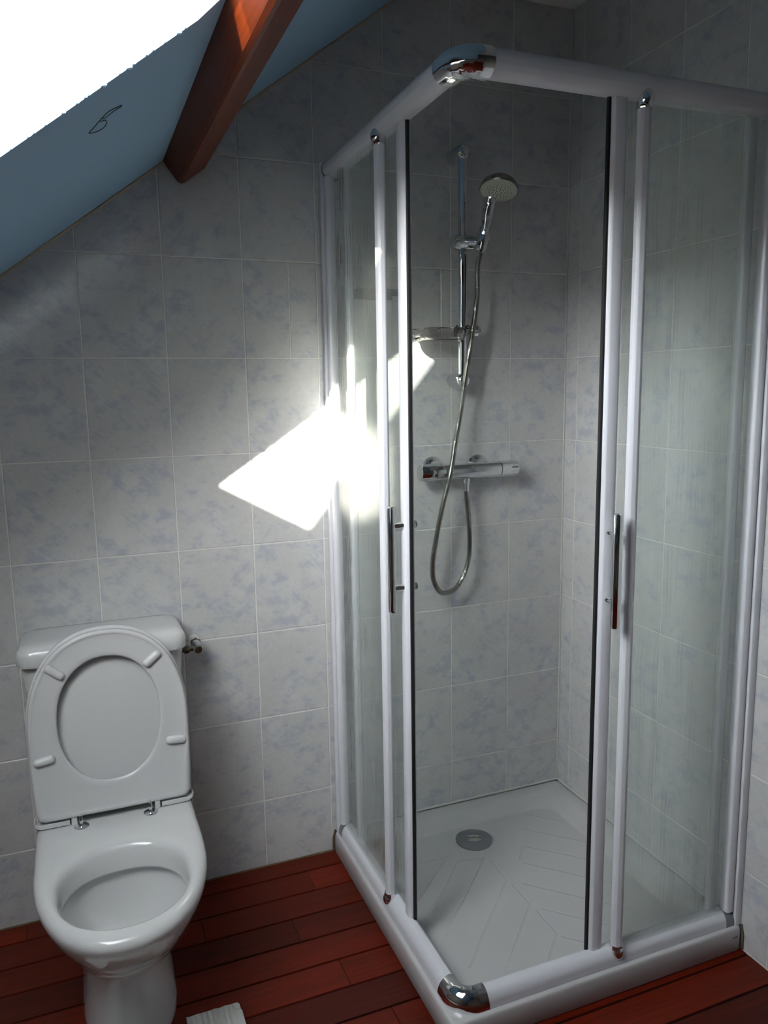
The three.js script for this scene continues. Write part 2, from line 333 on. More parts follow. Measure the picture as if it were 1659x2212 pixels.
// ---------- timber purlin along the slope ----------
{
  const u = V(1, SLOPE, 0).normalize(), d = OUT.clone().negate(), o = sp(-1.18, 0), at = (a, b) => o.clone().addScaledVector(u, a).addScaledVector(d, b);
  const prof = [at(0, -0.004), at(0, 0.056), at(0.004, 0.064), at(0.012, 0.067), at(0.076, 0.067), at(0.097, 0.045), at(0.097, -0.004)], len = 3.395;
  const pos = [], uv = [], n = prof.length;
  let run = 0;
  const tri = (...l) => l.forEach(([p, z, w]) => { pos.push(p.x, p.y, z); uv.push(z / 1.3, w / 0.4 + 0.15); });
  for (let i = 0; i < n; i++) {
    const p = prof[i], q = prof[(i + 1) % n], w = run + p.distanceTo(q), steps = 12;
    for (let s = 0; s < steps; s++) { const z0 = 0.001 + len * s / steps, z1 = 0.001 + len * (s + 1) / steps; tri([p, z0, run], [q, z0, w], [q, z1, w], [p, z0, run], [q, z1, w], [p, z1, run]); }
    run = w;
  }
  for (const z of [0.001, len + 0.001]) for (let i = 1; i < n - 1; i++) z < 1 ? tri([prof[0], z, 0], [prof[i + 1], z, 0.05], [prof[i], z, 0.02]) : tri([prof[0], z, 0], [prof[i], z, 0.02], [prof[i + 1], z, 0.05]);
  const g = new THREE.BufferGeometry(); g.setAttribute('position', new THREE.Float32BufferAttribute(pos, 3)); g.setAttribute('uv', new THREE.Float32BufferAttribute(uv, 2));
  tag(mesh('timber_beam', orient(g), M.stained_timber, scene), 'orange-brown stained timber beam under the sloping ceiling', 'beam');
}

// ---------- sealant lines ----------
{
  const line = (n, pts, r, m, label) => structure(mesh('trim_' + n, bar(pts, r, 8), m, scene), label);
  line(1, [sp(-2.3, 0.0015, -0.002), sp(-0.485, 0.0015, -0.002)], 0.0032, M.beige_sealant, 'beige bead where slope meets tiled wall');
  line(2, [V(-0.0012, 0.066, 0.0012), V(-0.0012, FLAT - 0.002, 0.0012)], 0.0028, M.sealant, 'white bead in the tiled corner');
  line(3, [V(-0.77, 0.0655, 0.001), V(-0.003, 0.0655, 0.001)], 0.0035, M.sealant, 'white bead along tray and back wall');
  line(4, [V(-0.001, 0.0655, 0.003), V(-0.001, 0.0655, 0.77)], 0.0035, M.sealant, 'white bead along tray and right wall');
  line(5, [V(-0.7925, 0.003, 0.002), V(-0.7925, 0.04, 0.002), V(-0.785, 0.066, 0.002)], 0.0032, M.stained_sealant, 'stained bead at the tray end by the toilet wall');
  line(6, [V(-0.002, 0.003, 0.7925), V(-0.002, 0.04, 0.7925), V(-0.002, 0.066, 0.786)], 0.0022, M.stained_sealant, 'stained bead at the tray end by the right wall');
  line(7, [V(-2.2, 0.001, 0.001), V(-0.795, 0.001, 0.001)], 0.0025, M.stained_sealant, 'dark joint between floor and back wall');
}

// ---------- shower tray ----------
const TRAY = 0.79, TOP = 0.064, BASIN = 0.03;
function roundRect(x0, x1, z0, z1, r, y, seg = 8) {
  const out = [];
  for (const [cx, cz, a] of [[x1 - r, z1 - r, 0], [x0 + r, z1 - r, 1], [x0 + r, z0 + r, 2], [x1 - r, z0 + r, 3]]) for (let i = 0; i <= seg; i++) { const w = (a + i / seg) * Math.PI / 2; out.push(V(cx + r * Math.cos(w), y, cz + r * Math.sin(w))); }
  return out;
}
const tray = thing('shower_tray', 'white square shower tray with a round metal drain', 'shower tray');
{
  const R = (i, r, y) => roundRect(-TRAY + i, -0.0015 - i, 0.0015 + i, TRAY - i, r, y), rings = [R(0.002, 0.012, 0.0005), R(0, 0.014, 0.003), R(0, 0.014, TOP - 0.009), R(0.0012, 0.014, TOP - 0.0045), R(0.004, 0.014, TOP - 0.0014), R(0.009, 0.014, TOP), R(0.052, 0.03, TOP), R(0.057, 0.034, TOP - 0.002), R(0.062, 0.04, TOP - 0.008), R(0.07, 0.05, BASIN + 0.014), R(0.077, 0.055, BASIN + 0.005), R(0.09, 0.06, BASIN + 0.0005)];
  mesh('tray_shell', loft(rings, 0.9), M.acrylic, tray);
  // ribbed standing area: grooves as fine relief
  const x0 = -TRAY + 0.085, x1 = -0.0865, z0 = 0.0865, z1 = TRAY - 0.085, seg = [];
  const L = (...p) => { for (let i = 0; i < p.length - 1; i++) seg.push([...p[i], ...p[i + 1]]); };
  L([-0.69, 0.275], [-0.62, 0.205], [-0.5, 0.205]); L([-0.67, 0.35], [-0.53, 0.218]);
  L([-0.68, 0.43], [-0.495, 0.235], [-0.42, 0.253], [-0.68, 0.515]);
  L([-0.408, 0.272], [-0.409, 0.363], [-0.66, 0.618]); L([-0.407, 0.388], [-0.407, 0.479], [-0.6, 0.672]); L([-0.405, 0.509], [-0.407, 0.598], [-0.51, 0.702]);
  L([-0.388, 0.507], [-0.23, 0.665]); L([-0.4, 0.616], [-0.32, 0.69]); L([-0.378, 0.398], [-0.18, 0.596]); L([-0.328, 0.317], [-0.14, 0.505]); L([-0.284, 0.245], [-0.11, 0.412]); L([-0.284, 0.245], [-0.328, 0.3]);
  L([-0.236, 0.167], [-0.1, 0.302]); L([-0.181, 0.1], [-0.1, 0.18]);
  const N = 1024, h = new Float32Array(N * N).fill(1);
  for (const [ax, az, bx, bz] of seg) {
    const toU = (x) => (x - x0) / (x1 - x0) * N, toV = (z) => (z - z0) / (z1 - z0) * N, A = [toU(ax), toV(az)], B = [toU(bx), toV(bz)], d = [B[0] - A[0], B[1] - A[1]], l2 = d[0] ** 2 + d[1] ** 2;
    for (let j = Math.max(0, Math.floor(Math.min(A[1], B[1]) - 8)); j < Math.min(N, Math.max(A[1], B[1]) + 8); j++) for (let i = Math.max(0, Math.floor(Math.min(A[0], B[0]) - 8)); i < Math.min(N, Math.max(A[0], B[0]) + 8); i++) {
      const t = clamp(((i - A[0]) * d[0] + (j - A[1]) * d[1]) / l2, 0, 1), e = Math.hypot(i - A[0] - t * d[0], j - A[1] - t * d[1]);
      h[j * N + i] = Math.min(h[j * N + i], smoothstep(e, 1.5, 5.5));
    }
  }
  const grooves = texture(N, N, (u, v) => { const k = 255 * h[Math.round(v * N) * N + Math.round(u * N)]; return [k, k, k]; }, false);
  std('ribbed_acrylic', { color: M.acrylic.color, roughness: 0.24, bumpMap: grooves, bumpScale: 0.0011 });
  const fl = new THREE.PlaneGeometry(x1 - x0, z1 - z0); fl.rotateX(-Math.PI / 2); fl.translate((x0 + x1) / 2, BASIN + 0.0009, (z0 + z1) / 2);
  { const p = fl.attributes.position, uv = fl.attributes.uv; for (let i = 0; i < 4; i++) uv.setXY(i, (p.getX(i) - x0) / (x1 - x0), (p.getZ(i) - z0) / (z1 - z0)); }
  const standing = roundRect(x0, x1, z0, z1, 0.055, BASIN + 0.0011), lowS = standing.map((p) => p.clone().setY(BASIN - 0.004)), pg = prism(lowS, standing);
  { const p = pg.attributes.position, uv = pg.attributes.uv; for (let i = 0; i < p.count; i++) uv.setXY(i, (p.getX(i) - x0) / (x1 - x0), (p.getZ(i) - z0) / (z1 - z0)); }
  mesh('tray_floor', pg, M.ribbed_acrylic, tray);
  // drain cover: a disc folded slightly along a ridge
  const ridge = 0.35, c = V(-0.404, BASIN + 0.0012, 0.164), Rr = 0.0545, rings2 = [];
  const yy = (x, z) => 0.0085 - 0.09 * Math.abs(-x * Math.sin(ridge) + z * Math.cos(ridge));
  for (const [k, dy] of [[0.9, -0.006], [1, -0.004], [1, -0.0012], [0.985, 0], [0.8, 0.0004], [0.6, 0.0004], [0.4, 0.0004], [0.2, 0.0004], [0.02, 0.0004]]) rings2.push([...Array(64)].map((_, i) => { const w = i / 64 * Math.PI * 2, x = Rr * k * Math.cos(w), z = Rr * k * Math.sin(w); return V(c.x + x, c.y + (dy < -0.001 ? 0.0035 + dy : yy(x, z) + dy), c.z + z); }));
  std('drain_steel', { color: new THREE.Color(0.33, 0.35, 0.37), metalness: 0.8, roughness: 0.3 });
  const drain = mesh('drain_cover', loft(rings2, 0.25), M.drain_steel, tray);
  for (const s of [-1, 1]) {                                               // coating worn through to a pale metal, two blots beside the ridge
    const pts = [...Array(28)].map((_, i) => { const w = i / 28 * Math.PI * 2, r = 1 + 0.16 * Math.sin(5 * w + s) + 0.09 * Math.sin(9 * w), a = 0.0175 * r * Math.cos(w), b = s * (0.0018 + 0.0072 * (1.16 + r * Math.sin(w))), x = a * Math.cos(ridge) - b * Math.sin(ridge), z = a * Math.sin(ridge) + b * Math.cos(ridge); return V(c.x + x, c.y + yy(x, z) + 0.0006, c.z + z); });
    mesh('worn_patch', prism(pts, pts.map((p) => p.clone().add(V(0, 0.0002, 0)))), M.worn, drain);
  }
  const font = await new FontLoader().loadAsync('fonts/droid/droid_sans_bold.typeface.json');
  const txt = new TextGeometry('ALLIA', { font, size: 0.0042, depth: 0.0003, curveSegments: 4 }); txt.translate(-0.0335, 0.0385, TRAY + 0.0001);
  mesh('maker_print', txt, M.print, tray);
}

// ---------- corner shower enclosure ----------
const MID = 0.765;
const left = (a, o, y) => V(-MID - o, y, a), right = (a, o, y) => V(-a, y, MID + o);    // (along from the wall, outwards, height)
const enclosure = thing('shower_enclosure', 'white framed glass corner shower enclosure with two sliding doors', 'shower');
const topRail = [], lowRail = [];
{
  for (let i = 0; i <= 14; i++) { const w = -1.2 + 2.77 * i / 14; topRail.push([-0.012 + 0.028 * Math.cos(w), 1.937 + 0.0255 * Math.sin(w)]); }
  topRail.push([-0.022, 1.9615], [-0.024, 1.958], [-0.024, 1.914]);
  lowRail.push([-0.023, 0.0645], [-0.023, 0.096], [-0.02, 0.1005], [-0.013, 0.103], [-0.005, 0.1015], [0.004, 0.096], [0.010, 0.088], [0.0135, 0.079], [0.0145, 0.070], [0.0145, 0.0645]);
}
function along(profile, a0, a1, place, k = 1) {
  const c = profile.reduce((s, p) => [s[0] + p[0] / profile.length, s[1] + p[1] / profile.length], [0, 0]), g = (a) => profile.map(([o, y]) => place(a, c[0] + (o - c[0]) * k, c[1] + (y - c[1]) * k));
  return toCreasedNormals(loft([g(a0), g(a1)]), 0.6);
}
function column(profile, y0, y1, place) { return toCreasedNormals(loft([y0, y1].map((y) => profile.map(([a, o]) => place(a, o, y)))), 0.6); }
const oval = (a, o, ra, ro, n = 24) => [...Array(n)].map((_, i) => { const w = i / n * Math.PI * 2; return [a + ra * Math.cos(w), o + ro * Math.sin(w)]; });
const rounded = (a0, a1, o0, o1, r) => roundRect(a0, a1, o0, o1, r, 0, 5).map((p) => [p.x, p.z]);
const CUT = 0.716;                                                        // rails stop here, the chrome elbow takes over
const elbow = (profile, k) => {
  const c = profile.reduce((s, p) => [s[0] + p[0] / profile.length, s[1] + p[1] / profile.length], [0, 0]), rings = [];
  const sect = (o) => V(0, 0, 0);
  for (let i = -1; i <= 17; i++) {
    const w = clamp(i, 0, 16) / 16 * Math.PI / 2, ext = i < 0 ? -0.018 : i > 16 ? 0.018 : 0;
    rings.push(profile.map(([o, y]) => {
      const q = c[0] + (o - c[0]) * k, r = Math.max(MID + q - CUT, 0.012), dirx = Math.cos(w), dirz = Math.sin(w), p = V(-CUT - r * dirx, c[1] + (y - c[1]) * k, CUT + r * dirz);
      return i < 0 ? p.add(V(0, 0, ext)) : i > 16 ? p.add(V(ext, 0, 0)) : p;
    }));
  }
  return loft(rings, 0.7);
};
const sides = [[left, 0.393, 0.483, 0.118, 'left'], [right, 0.362, 0.41, 0.066, 'right']];
for (const [P, post, lead, trail] of sides) {
  mesh('top_rail', along(topRail, 0.028, CUT + 0.004, P), M.enamel, enclosure);
  mesh('rail_end_cap', along(topRail, 0.0005, 0.030, P, 1.06), M.grey_plastic, enclosure);
  mesh('bottom_rail', along(lowRail, 0.042, CUT + 0.004, P), M.enamel, enclosure);
  mesh('rail_end_cap', along(lowRail, 0.018, 0.044, P, 1.05), M.grey_plastic, enclosure);
  mesh('wall_profile', [column(rounded(0.0006, 0.020, -0.02, 0.018, 0.002), 0.065, 1.955, P), column(rounded(0.019, 0.043, -0.014, 0.0125, 0.0085), 0.1, 1.916, P)], M.enamel, enclosure);
  mesh('fixed_pane', paneGeo(P, 0.04, post, 0.0, 0.096, 1.918), M.shower_glass, enclosure);
  const pole = mesh('pane_post', column(oval(post, 0.001, 0.0135, 0.0125), 0.107, 1.903, P), M.enamel, enclosure);
  for (const [y, d] of [[1.905, 1], [0.098, -1]]) {
    const c = P(post, 0.001, y), ball = new THREE.SphereGeometry(1, 24, 16), f = P === left ? [0.0165, 0.02, 0.0155] : [0.0155, 0.02, 0.0165];
    ball.scale(...f); const q = P(post, 0.004, y + 0.006 * d); ball.translate(q.x, q.y, q.z);
    mesh('post_cap', [turned([[0, -0.012], [0.0148, -0.012], [0.0153, -0.01], [0.0153, 0.01], [0.0148, 0.012], [0, 0.012]], c), ball], M.chrome, pole);
  }
  const door = new THREE.Group(); door.name = 'sliding_door'; enclosure.add(door);
  mesh('door_pane', paneGeo(P, trail, lead, -0.020, 0.096, 1.916), M.shower_glass, door);
  mesh('leading_stile', column(rounded(lead - 0.019, lead + 0.017, -0.031, -0.006, 0.0115), 0.085, 1.925, P), M.enamel, door);
  mesh('gasket', column(rounded(lead + 0.0165, lead + 0.0235, -0.0225, -0.0145, 0.002), 0.09, 1.92, P), M.rubber, door);
  mesh('trailing_stile', column(rounded(trail - 0.012, trail + 0.012, -0.030, -0.010, 0.008), 0.088, 1.922, P), M.enamel, door);
  const h = [turned([[0, 0], [0.005, 0.0006], [0.0082, 0.003], [0.0093, 0.007], [0.0093, 0.238], [0.0082, 0.242], [0.005, 0.2444], [0, 0.245]], P(lead, 0.021, 0.865), V(0, 1, 0), 24)];
  for (const y of [0.923, 1.066]) { const d = V().subVectors(P(lead, 0.02, y), P(lead, -0.008, y)).normalize(); h.push(rod(0.0078, 0.03, P(lead, -0.008, y), d, 0.001, 20), rod(0.0085, 0.004, P(lead, -0.035, y), d.clone().negate(), 0.001, 20)); }
  mesh('door_handle', h, M.chrome, door);
}
function paneGeo(P, a0, a1, o, y0, y1) {                                   // a sheet of glass 5 mm thick, uv in metres / 0.9
  const t = 0.0025, c = (a, q, y) => P(a, o + q, y), g = prism([c(a0, -t, y0), c(a1, -t, y0), c(a1, t, y0), c(a0, t, y0)], [c(a0, -t, y1), c(a1, -t, y1), c(a1, t, y1), c(a0, t, y1)]);
  const p = g.attributes.position, uv = g.attributes.uv, k = rnd();
  for (let i = 0; i < p.count; i++) uv.setXY(i, (p.getX(i) - p.getZ(i)) / 0.9 + k, p.getY(i) / 0.95);
  return g;
}
for (const [pr, k] of [[topRail, 1.1], [lowRail, 1.1]]) mesh('corner_elbow', elbow(pr, k), M.chrome, enclosure);

// ---------- shower fittings ----------
const rail = thing('shower_rail', 'chrome shower slide rail with wall brackets on the tiled back wall', 'shower rail');
const BX = -0.389, BZ = 0.06;
mesh('rail_bar', rod(0.0128, 0.615, V(BX, 1.392, BZ), V(0, 1, 0), 0.001, 28), M.chrome, rail);
for (const y of [2.004, 1.39]) mesh('wall_bracket', turned([[0, 0], [0.0205, 0], [0.0215, 0.001], [0.0215, 0.060], [0.0208, 0.066], [0.0185, 0.072], [0.014, 0.0765], [0.007, 0.079], [0, 0.0795]], V(BX, y, 0.0005), V(0, 0, 1)), M.chrome, rail);
const HOLD = V(-0.347, 1.764, 0.098), HDIR = V(0.10, 0.97, 0.20).normalize();           // where the hand shower sits and how it leans
{
  const parts = [turned([[0, 0], [0.014, 0.0008], [0.0195, 0.004], [0.0205, 0.009], [0.0205, 0.03], [0.019, 0.031], [0.019, 0.0325], [0.0205, 0.0335], [0.0205, 0.062], [0.018, 0.064], [0, 0.064]], V(-0.422, 1.767, BZ), V(1, 0, 0))];
  parts.push(bar([V(-0.385, 1.767, BZ + 0.01), V(-0.365, 1.766, 0.083), HOLD.clone()], 0.011, 16));
  const c = HOLD.clone().addScaledVector(HDIR, -0.018);
  parts.push(turned([[0.0135, 0], [0.0175, 0], [0.0195, 0.036], [0.0185, 0.038], [0.0160, 0.038], [0.0135, 0]], c, HDIR));
  mesh('slider', parts, M.chrome, rail);
  // clear soap dish clipped to the bar
  const dish = [], cx = -0.474, cz = 0.088, D = (a, b, y) => [...Array(40)].map((_, i) => { const w = i / 40 * Math.PI * 2, e = 2 / 3, cs = Math.cos(w), sn = Math.sin(w); return V(cx + a * Math.sign(cs) * Math.abs(cs) ** e, y, cz + b * Math.sign(sn) * Math.abs(sn) ** e); });
  for (const [a, b, y] of [[0.05, 0.03, 1.497], [0.064, 0.042, 1.4985], [0.070, 0.048, 1.506], [0.076, 0.053, 1.527], [0.080, 0.057, 1.5285], [0.080, 0.057, 1.5305], [0.0735, 0.051, 1.5305], [0.0675, 0.0455, 1.508], [0.06, 0.04, 1.5015], [0.045, 0.028, 1.5]]) dish.push(D(a, b, y));
  mesh('soap_dish', [loft(dish, 0.7), turned([[0.0138, -0.013], [0.019, -0.013], [0.019, 0.013], [0.0138, 0.013], [0.0138, -0.013]], V(BX, 1.53, BZ)), box(-0.412, -0.396, 1.508, 1.532, 0.05, 0.09, 0.002)], M.clear_plastic, rail);
  mesh('dish_clamp', [rod(0.0175, 0.05, V(BX - 0.006, 1.527, BZ), V(1, 0, 0.25), 0.002), rod(0.011, 0.012, V(BX + 0.04, 1.527, BZ + 0.012), V(1, 0, 0.25), 0.003)], M.chrome, rail);
}
const handShower = thing('hand_shower', 'hand shower with pale round spray face and chrome handle', 'hand shower');
{
  const base = HOLD.clone().addScaledVector(HDIR, -0.026), neck = HOLD.clone().addScaledVector(HDIR, 0.115);
  const N = V(-0.25, -0.925, 0.285).normalize(), head = V(-0.331, 1.8895, 0.1575);
  mesh('handle', [bar([base, HOLD.clone().addScaledVector(HDIR, 0.03), HOLD.clone().addScaledVector(HDIR, 0.085), neck, head.clone().addScaledVector(N, -0.02).add(V(-0.002, 0.0, -0.02))], (t) => lerp(0.0125, 0.0175, t), 28, 26)], M.chrome, handShower);
  mesh('head_shell', turned([[0, -0.034], [0.016, -0.033], [0.034, -0.026], [0.046, -0.015], [0.0505, -0.005], [0.0512, 0.0005], [0.0495, 0.0035], [0, 0.0035]], head, N, 48), M.satin_steel, handShower);
  const face = mesh('spray_face', turned([[0, 0.0095], [0.03, 0.009], [0.0425, 0.0065], [0.0435, 0.0055], [0.045, 0.006], [0.0490, 0.0035], [0.05, 0.0], [0, 0]], head, N, 48), M.spray_face, handShower);
  const q = new THREE.Quaternion().setFromUnitVectors(V(0, 1, 0), N), dots = [];
  for (const [r, n] of [[0.008, 6], [0.017, 10], [0.026, 14], [0.034, 20]]) for (let i = 0; i < n; i++) {
    const w = i / n * Math.PI * 2 + r * 90, p = V(r * Math.cos(w), 0.0092 - (r > 0.03 ? 0.0006 : 0), r * Math.sin(w)).applyQuaternion(q).add(head);
    mesh('nozzle', rod(r > 0.03 ? 0.0011 : 0.0015, 0.0014, p, N, 0.0003, 8), M.nozzle, face);
  }
}
{
  const hose = thing('shower_hose', 'ribbed metal shower hose looping below the mixer', 'hose');
  const s = HOLD.clone().addScaledVector(HDIR, -0.028);
  const P = [s, V(-0.356, 1.71, 0.09), V(-0.3585, 1.622, 0.09), V(-0.373, 1.52, 0.09), V(-0.389, 1.418, 0.086), V(-0.4045, 1.314, 0.083), V(-0.4245, 1.21, 0.083), V(-0.4415, 1.132, 0.09), V(-0.4655, 1.04, 0.088), V(-0.4835, 0.947, 0.082), V(-0.493, 0.866, 0.075), V(-0.486, 0.812, 0.07), V(-0.459, 0.776, 0.066), V(-0.418, 0.781, 0.063), V(-0.386, 0.818, 0.06), V(-0.367, 0.868, 0.058), V(-0.363, 0.923, 0.057), V(-0.368, 1.0, 0.058), V(-0.3745, 1.055, 0.06), V(-0.3755, 1.076, 0.06)];
  const curve = new THREE.CatmullRomCurve3(P, false, 'centripetal'), len = curve.getLength(), ribs = Math.round(len / 0.0034), steps = ribs * 4;
  curve.arcLengthDivisions = 2000;
  const pts = curve.getSpacedPoints(steps);
  let k = 0; const wave = [0.0062, 0.0077, 0.0077, 0.0062];
  mesh('ribbed_tube', bar(pts, (t) => wave[Math.round(t * steps) % 4], 12), M.satin_steel, hose);
  mesh('hose_nut', turned([[0, 0], [0.0075, 0], [0.0078, 0.003], [0.0088, 0.02], [0.0095, 0.021], [0.0095, 0.032], [0.009, 0.033], [0, 0.033]], V(-0.3755, 1.071, 0.06)), M.chrome, hose);
}
{
  const mixer = thing('shower_mixer', 'chrome thermostatic bar mixer below the slide rail', 'mixer tap');
  const y = 1.131, z = 0.062, X = V(1, 0, 0);
  mesh('mixer_body', [rod(0.0225, 0.19, V(-0.459, y, z), X, 0.002, 40), turned([[0, 0], [0.0098, 0], [0.0098, 0.012], [0, 0.012]], V(-0.3755, y - 0.0335, z))], M.chrome, mixer);
  const knob = (x, d, len) => turned([[0, 0], [0.0205, 0], [0.0205, 0.003], [0.0235, 0.004], [0.0235, len - 0.003], [0.0225, len - 0.0012], [0.020, len], [0, len]], V(x, y, z), V(d, 0, 0), 40);
  mesh('flow_knob', [knob(-0.456, -1, 0.07), box(-0.522, -0.462, y + 0.019, y + 0.0262, z + 0.002, z + 0.014, 0.002)], M.chrome, mixer);
  const tk = mesh('thermostat_knob', knob(-0.272, 1, 0.061), M.chrome, mixer);
  mesh('stop_button', box(-0.236, -0.217, y + 0.003, y + 0.009, z + 0.0225, z + 0.0248, 0.001), M.grey_plastic, tk);
  for (const x of [-0.457, -0.307]) mesh('wall_rosette', turned([[0, 0], [0.0345, 0], [0.035, 0.002], [0.033, 0.006], [0.024, 0.014], [0.017, 0.026], [0.0165, 0.046], [0, 0.046]], V(x, y + 0.006, 0.0005), V(0, 0, 1), 40), M.chrome, mixer);
}

{
  const shelf = thing('wall_shelf', 'dark narrow shelf on the tiles, blurred behind the left glass', 'shelf');
  const X0 = -0.70, X1 = -0.575, Y = 1.633;
  mesh('shelf_board', [box(X0, X1, Y - 0.006, Y, 0.0008, 0.05, 0.003), box(X0, X1, Y - 0.014, Y + 0.004, 0.045, 0.05, 0.0018)], M.dark_plastic, shelf);
  mesh('back_plate', box(X0 + 0.004, X1 - 0.004, Y - 0.02, Y + 0.006, 0.0005, 0.004, 0.0015), M.dark_plastic, shelf);
}

// ---------- toilet ----------
const TX = -1.399;
const toilet = thing('toilet', 'white close-coupled toilet with its seat and lid raised', 'toilet');
{
  const N = 72;
  // one outline of the pan: half width a, from zb at the back to zf at the front, widest at zc
  const outline = (a, zb, zf, zc, y, nb = 5, nf = 2.15, lift = 0) => [...Array(N)].map((_, i) => {
    const w = i / N * Math.PI * 2, c = Math.cos(w), s = Math.sin(w), front = s > 0, n = front ? nf : nb, e = 2 / n;
    const z = zc + (front ? zf - zc : zc - zb) * Math.sign(s) * Math.abs(s) ** e;
    return V(TX + a * Math.sign(c) * Math.abs(c) ** e, y * 0.9705, front ? z - 0.012 * s : z);
  });
  const rings = [];
  for (const r of [[0.098, 0.1, 0.545, 0.36, 0.001], [0.101, 0.098, 0.55, 0.36, 0.004], [0.100, 0.098, 0.548, 0.36, 0.02], [0.094, 0.098, 0.54, 0.36, 0.07], [0.0905, 0.096, 0.537, 0.36, 0.115], [0.0885, 0.09, 0.542, 0.36, 0.165], [0.0885, 0.085, 0.552, 0.365, 0.192], [0.093, 0.076, 0.568, 0.37, 0.212], [0.103, 0.065, 0.595, 0.38, 0.232], [0.120, 0.05, 0.63, 0.39, 0.262], [0.139, 0.036, 0.664, 0.405, 0.293], [0.153, 0.028, 0.69, 0.415, 0.322], [0.164, 0.022, 0.708, 0.42, 0.348], [0.172, 0.02, 0.723, 0.42, 0.372], [0.1745, 0.02, 0.729, 0.42, 0.386], [0.173, 0.0215, 0.727, 0.42, 0.396], [0.168, 0.026, 0.7205, 0.42, 0.4035], [0.160, 0.034, 0.712, 0.42, 0.4065]]) rings.push(outline(...r));
  rings.push(outline(0.150, 0.2, 0.702, 0.45, 0.4068, 4), outline(0.140, 0.33, 0.692, 0.5, 0.4066, 3));
  for (const r of [[0.133, 0.372, 0.686, 0.515, 0.4045, 2.6], [0.128, 0.384, 0.681, 0.52, 0.399, 2.5], [0.1245, 0.390, 0.677, 0.52, 0.389, 2.4], [0.1225, 0.395, 0.6745, 0.52, 0.372, 2.4], [0.1215, 0.399, 0.673, 0.52, 0.35, 2.4], [0.122, 0.399, 0.674, 0.52, 0.345, 2.4], [0.132, 0.387, 0.684, 0.52, 0.343, 2.4], [0.132, 0.386, 0.683, 0.52, 0.335, 2.4], [0.122, 0.392, 0.668, 0.51, 0.305, 2.4], [0.104, 0.398, 0.64, 0.5, 0.265, 2.3], [0.082, 0.405, 0.6, 0.485, 0.232, 2.2], [0.055, 0.415, 0.55, 0.47, 0.208, 2.1], [0.03, 0.435, 0.505, 0.465, 0.196, 2.1]]) rings.push(outline(...r));
  mesh('bowl', loft(rings), M.ceramic, toilet);
  // sculpted shoulder where the bowl meets its foot
  const rim = (x0, x1, z0, z1, r, y) => roundRect(x0, x1, z0, z1, r, y, 8), cist = [];
  for (const [k, y, r] of [[0.158, 0.405, 0.03], [0.160, 0.41, 0.034], [0.168, 0.52, 0.036], [0.178, 0.66, 0.036], [0.184, 0.742, 0.036], [0.182, 0.745, 0.034]]) cist.push(rim(TX - k, TX + k, 0.012, 0.135 + (y - 0.4) * 0.1, r, y));
  mesh('cistern', loft(cist, 0.8), M.ceramic, toilet);
  const lid = [];
  for (const [i, y, r] of [[0.006, 0.7465, 0.03], [0.001, 0.748, 0.034], [0, 0.751, 0.035], [0, 0.77, 0.035], [0.003, 0.782, 0.034], [0.011, 0.791, 0.03], [0.024, 0.795, 0.024], [0.05, 0.796, 0.02]]) lid.push(rim(TX - 0.192 + i, TX + 0.192 - i, 0.006 + i * 0.5, 0.184 - i, r, y));
  mesh('cistern_lid', loft(lid, 0.9), M.ceramic, toilet);

  // raised seat and lid, drawn in their own plane: x across, v up from the hinge, w towards the room
  const P0 = V(TX, 0.405, 0.254), up = V(0, 0.44, -0.037).normalize(), fw = V().crossVectors(V(1, 0, 0), up).normalize();
  const S = (x, v, w) => P0.clone().add(V(x, 0, 0)).addScaledVector(up, v).addScaledVector(fw, w);
  const shape = (grow, low) => {
    const s = new THREE.Shape(), a = 0.1785 + grow, t = 0.433 + grow, b = low, m = 0.2, r = 0.016;
    s.moveTo(-0.172 - grow + r, b); s.lineTo(0.172 + grow - r, b); s.quadraticCurveTo(0.172 + grow, b, 0.1725 + grow, b + r);
    s.bezierCurveTo(0.177 + grow, 0.08, a, 0.13, a, m);
    for (let i = 1; i < 40; i++) { const w = i / 40 * Math.PI, e = 2 / 2.25; s.lineTo(a * Math.sign(Math.cos(w)) * Math.abs(Math.cos(w)) ** e, m + (t - m) * Math.sin(w) ** e); }
    s.lineTo(-a, m); s.bezierCurveTo(-a, 0.13, -0.177 - grow, 0.08, -0.1725 - grow, b + r); s.quadraticCurveTo(-0.172 - grow, b, -0.172 - grow + r, b);
    return s;
  };
  const solid = (s, depth, bevel, w0) => { const g = remap(new THREE.ExtrudeGeometry(s, { depth: depth - 2 * bevel, bevelEnabled: true, bevelThickness: bevel, bevelSize: bevel, bevelOffset: -bevel, bevelSegments: 4, curveSegments: 24 }), (p) => S(p.x, p.y, w0 + bevel + p.z)); g.deleteAttribute('uv'); return toCreasedNormals(mergeVertices(g), 0.75); };
  // the seat: seen from below, a broad ring whose face dips towards the opening
  const seatG = (() => {
    const out = [], NN = 96, so = shape(-0.0035, 0.006).getSpacedPoints(NN).slice(0, NN);
    const hole = (p) => { const w = Math.atan2(p.y - 0.222, p.x / 1.0), e = 2 / 2.15, c = Math.cos(w), s = Math.sin(w); return [0.1125 * Math.sign(c) * Math.abs(c) ** e, 0.222 + (s > 0 ? 0.146 : 0.144) * Math.sign(s) * Math.abs(s) ** e]; };
    const ring = (k, w, grow = 0) => so.map((p) => { const h = hole(p), l = Math.hypot(p.x, p.y - 0.2) || 1, gx = p.x / l * grow, gy = (p.y - 0.2) / l * grow; return S(lerp(p.x, h[0], k) + gx, lerp(p.y, h[1], k) + gy, w); });
